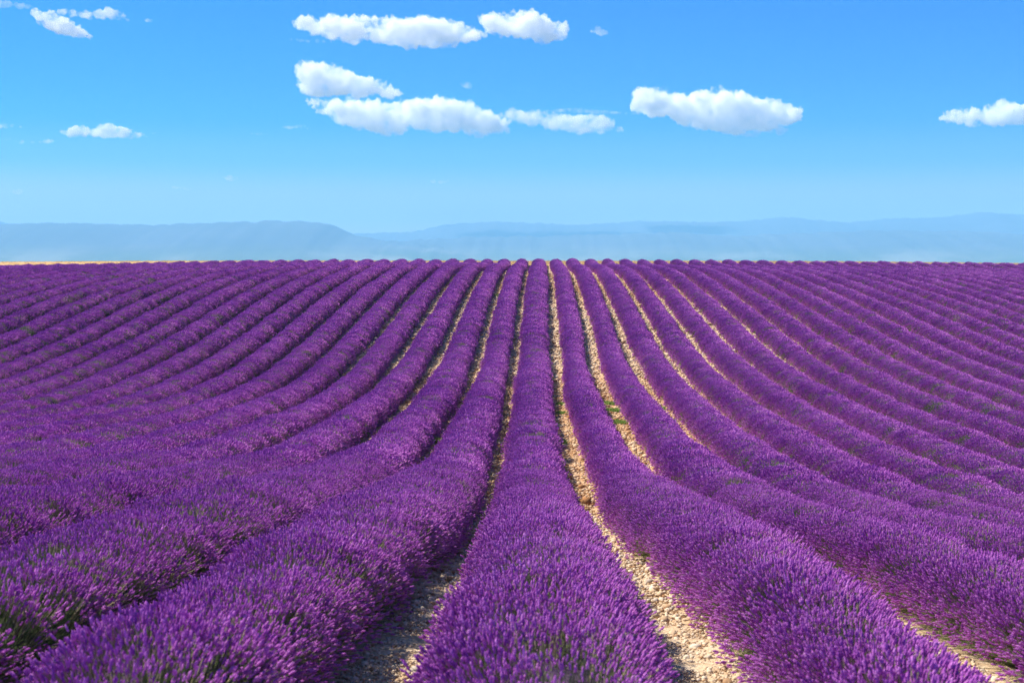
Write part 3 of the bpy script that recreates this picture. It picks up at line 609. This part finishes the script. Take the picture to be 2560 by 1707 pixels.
# ------------------------------------------------------------------ clouds: closed lumpy bodies of vapour
def cloud(prof, D, matl, label, seed, npuff, thick=1.0, amp=1.0, group="fair weather clouds", voxel=2.0):
    """prof: (bearing, top, base) in units of 1/3556 of the distance; puffs are packed between top and base"""
    import bmesh
    rnd = random.Random(seed); k = D / 3556.0
    U_ = [p[0] for p in prof]; TP = [p[1] for p in prof]; BT = [p[2] for p in prof]
    bm_ = bmesh.new()
    u_mid = (U_[0] + U_[-1]) / 2; v_mid = (min(TP) + max(BT)) / 2
    cx, cz = px_dir(u_mid, v_mid, D)
    hmean = np.mean(np.array(BT) - np.array(TP)) / 2
    for i in range(npuff):
        u = rnd.uniform(U_[0], U_[-1]); t = np.interp(u, U_, TP); b_ = np.interp(u, U_, BT); h = (b_ - t) / 2
        r = h * (rnd.uniform(.45, 1.0) if i % 3 else rnd.uniform(.75, 1.0)); r = max(r, 1.6)
        r = min(r, max(2.0, (u - U_[0]) * .9 + 2), max(2.0, (U_[-1] - u) * .9 + 2))
        up_ = rnd.random() < .6
        v = (t + r) if up_ else rnd.uniform(t + r, max(t + r, b_ - r * .8))
        x, z = px_dir(u, v, D); y = rnd.uniform(-1, 1) * max(0, hmean * 1.3 * thick - r * .3) * k
        mt_ = Matrix.Translation((x - cx, y, z - cz)) @ Matrix.Diagonal((r * k * rnd.uniform(1.0, 1.35), r * k, r * k, 1))
        bmesh.ops.create_icosphere(bm_, subdivisions=2, radius=1.0, matrix=mt_)
    me = bpy.data.meshes.new("cloud"); bm_.to_mesh(me); bm_.free()
    o = bpy.data.objects.new("cloud", me); S.collection.objects.link(o); o.location = (cx, D, cz)
    md = o.modifiers.new("remesh", 'REMESH'); md.mode = 'VOXEL'; md.voxel_size = voxel * k
    dg_ = bpy.context.evaluated_depsgraph_get(); me2 = bpy.data.meshes.new_from_object(o.evaluated_get(dg_)); o.modifiers.clear(); o.data = me2
    n = len(me2.vertices); co = np.empty(n * 3, np.float32); me2.vertices.foreach_get('co', co); co = co.reshape(-1, 3)
    no = np.empty(n * 3, np.float32); me2.vertices.foreach_get('normal', no); no = no.reshape(-1, 3)
    q = co / k
    disp = np.empty(n)
    off_ = Vector((seed * 13.7, seed * 3.1, 0))
    for i in range(n):
        p = Vector(q[i]) + off_
        disp[i] = (abs(mnoise.noise(p / 22)) * 2 - .6) * 9.5 + (abs(mnoise.noise(p / 10)) * 2 - .6) * 5.0 + (abs(mnoise.noise(p / 5)) * 2 - .5) * 1.5
    sc_ = np.clip(hmean / 22, .12, 1) * amp
    low = np.clip(-no[:, 2], 0, 1)
    co = co + no * (disp * sc_ * (1 - .5 * low))[:, None] * k
    me2.vertices.foreach_set('co', co.astype(np.float32).ravel()); me2.update(); me2.materials.clear(); me2.materials.append(matl)
    tag(o, label, "cloud", group); return o
C_ = M['cloud']; TH = M['thin']; WI = M['wisp']
cloud([(728, 66, 76), (770, 46, 88), (830, 42, 106), (900, 50, 112), (960, 44, 112), (1010, 58, 122), (1070, 46, 134), (1120, 54, 128), (1170, 64, 112), (1200, 86, 104), (1230, 92, 104)], 12300, C_, "long white cloud high in the sky, touching a smaller puffy cloud", 1, 90)
cloud([(1196, 48, 66), (1230, 40, 88), (1265, 44, 100), (1300, 30, 106), (1340, 40, 112), (1385, 58, 116), (1418, 76, 100)], 12500, C_, "puffy white cloud high up, right of the long high cloud it touches", 2, 55)
cloud([(748, 190, 206), (760, 160, 240), (800, 155, 244), (850, 172, 246), (900, 190, 248), (950, 204, 250), (1008, 232, 248)], 12900, C_, "wedge shaped white cloud sloping down to the right, just above the widest cloud", 3, 60)
cloud([(775, 250, 262), (800, 246, 284), (860, 248, 312), (920, 256, 334), (980, 258, 340), (1030, 250, 330), (1090, 243, 330), (1150, 252, 340), (1200, 272, 342), (1250, 290, 338), (1275, 305, 330)], 13800, C_, "widest bright white cloud, billowing, left of the middle of the sky", 4, 110)
cloud([(1238, 288, 302), (1290, 274, 312), (1340, 276, 322), (1400, 286, 332), (1450, 288, 336), (1510, 292, 340), (1554, 326, 338)], 14300, TH, "thin ragged cloud trailing off the right end of the widest cloud", 5, 70)
cloud([(1575, 236, 262), (1600, 222, 286), (1650, 226, 296), (1700, 240, 308), (1750, 232, 330), (1790, 226, 338), (1840, 234, 340), (1880, 250, 330), (1930, 252, 332), (1970, 266, 318), (2000, 278, 300)], 13900, C_, "large heaped white cloud standing alone in the right half of the sky", 6, 110)
cloud([(1836, 322, 342), (1865, 334, 352), (1900, 330, 346)], 13950, TH, "small ragged scrap hanging under the large heaped cloud on the right", 7, 18)
cloud([(1905, 318, 332), (1935, 320, 344), (1965, 326, 344)], 13950, TH, "small white scrap under the right end of the large heaped cloud", 8, 16)
cloud([(2343, 300, 312), (2370, 272, 312), (2410, 284, 320), (2450, 272, 324), (2500, 256, 326), (2540, 266, 322), (2600, 276, 320), (2660, 290, 312)], 14000, C_, "white cloud cut by the right edge of the view", 9, 60)
cloud([(155, 328, 336), (180, 314, 344), (215, 313, 346), (245, 324, 345), (270, 306, 347), (310, 316, 349), (345, 326, 347), (372, 338, 345)], 14000, C_, "small flat based white cloud with two humps, low on the left", 10, 50)
cloud([(96, 28, 44), (120, 26, 72), (160, 42, 88), (200, 66, 98), (245, 96, 104)], 13900, C_, "white cloud body drooping to the lower right in the upper left corner", 11, 45)
cloud([(140, 26, 46), (190, 24, 48), (240, 34, 54), (290, 22, 56), (328, 42, 56)], 14100, TH, "thin feathery arm of cloud reaching right from the upper left cloud", 12, 45)
cloud([(-60, 2, 26), (0, -2, 28), (50, 6, 28), (95, 16, 30)], 14400, WI, "faint veil of cloud in the very corner at the upper left", 13, 30)
cloud([(-40, 306, 320), (0, 304, 324), (35, 308, 323), (64, 316, 322)], 14200, TH, "small thin cloud cut by the left edge of the view", 14, 24)
cloud([(20, 342, 356), (50, 350, 362), (100, 352, 362), (142, 346, 360)], 14200, WI, "faint thin cloud streak below the cloud at the left edge", 15, 24)
cloud([(708, 318, 324), (735, 312, 327), (760, 314, 327), (778, 322, 327)], 14000, TH, "tiny bright flat cloud left of the widest cloud", 16, 16)
cloud([(1146, 206, 214), (1165, 208, 226), (1187, 220, 230)], 14000, WI, "tiny faint puff to the right of the wedge shaped cloud", 17, 14)
cloud([(1470, 82, 88), (1495, 73, 97), (1518, 88, 98)], 14000, TH, "tiny white puff right of the two high clouds", 18, 14)
cloud([(368, 54, 60), (378, 49, 62), (390, 52, 61)], 14000, TH, "tiny white puff beside the feathery upper left cloud", 19, 10)
cloud([(628, 333, 338), (650, 332, 340), (675, 334, 340)], 14000, WI, "faint short cloud streak left of the tiny bright flat cloud", 20, 34)
cloud([(384, 331, 337), (393, 330, 338), (403, 333, 337)], 14000, WI, "speck of cloud right of the two humped low cloud", 21, 8)
cloud([(430, 464, 474), (448, 460, 478), (480, 468, 476)], 19000, WI, "barely visible puff low over the flat topped hill", 22, 10)
cloud([(558, 440, 450), (575, 437, 455), (597, 442, 452)], 19000, WI, "barely visible puff, upper of those low over the flat topped hill", 23, 10)
cloud([(1080, 448, 458), (1098, 445, 462), (1122, 450, 458)], 19000, WI, "barely visible puff low over the gap between the hills", 24, 10)
cloud([(34, 474, 484), (50, 470, 488), (74, 476, 484)], 19000, WI, "barely visible puff low down near the left edge", 25, 10)
cloud([(1366, 278, 286), (1440, 272, 288), (1520, 280, 291), (1600, 286, 292)], 14600, WI, "faint veil of cloud stretched between the ragged cloud and the large heaped cloud", 26, 110)
cloud([(724, 100, 108), (780, 102, 114), (840, 106, 114)], 12600, WI, "faint streak of cloud under the left end of the long high cloud", 27, 16)


# ------------------------------------------------------------------ haze: one closed box of even air
x0, x1, y0, y1, z0, z1 = -16000, 16000, -120, 15400, -120, 520
V = [(x0, y0, z0), (x1, y0, z0), (x1, y1, z0), (x0, y1, z0), (x0, y0, z1), (x1, y0, z1), (x1, y1, z1), (x0, y1, z1)]
F = [(0, 3, 2, 1), (4, 5, 6, 7), (0, 1, 5, 4), (1, 2, 6, 5), (2, 3, 7, 6), (3, 0, 4, 7)]
if True:
    hz_ = mesh_obj("haze", V, F, [M['haze']]); tag(hz_, kind="stuff")
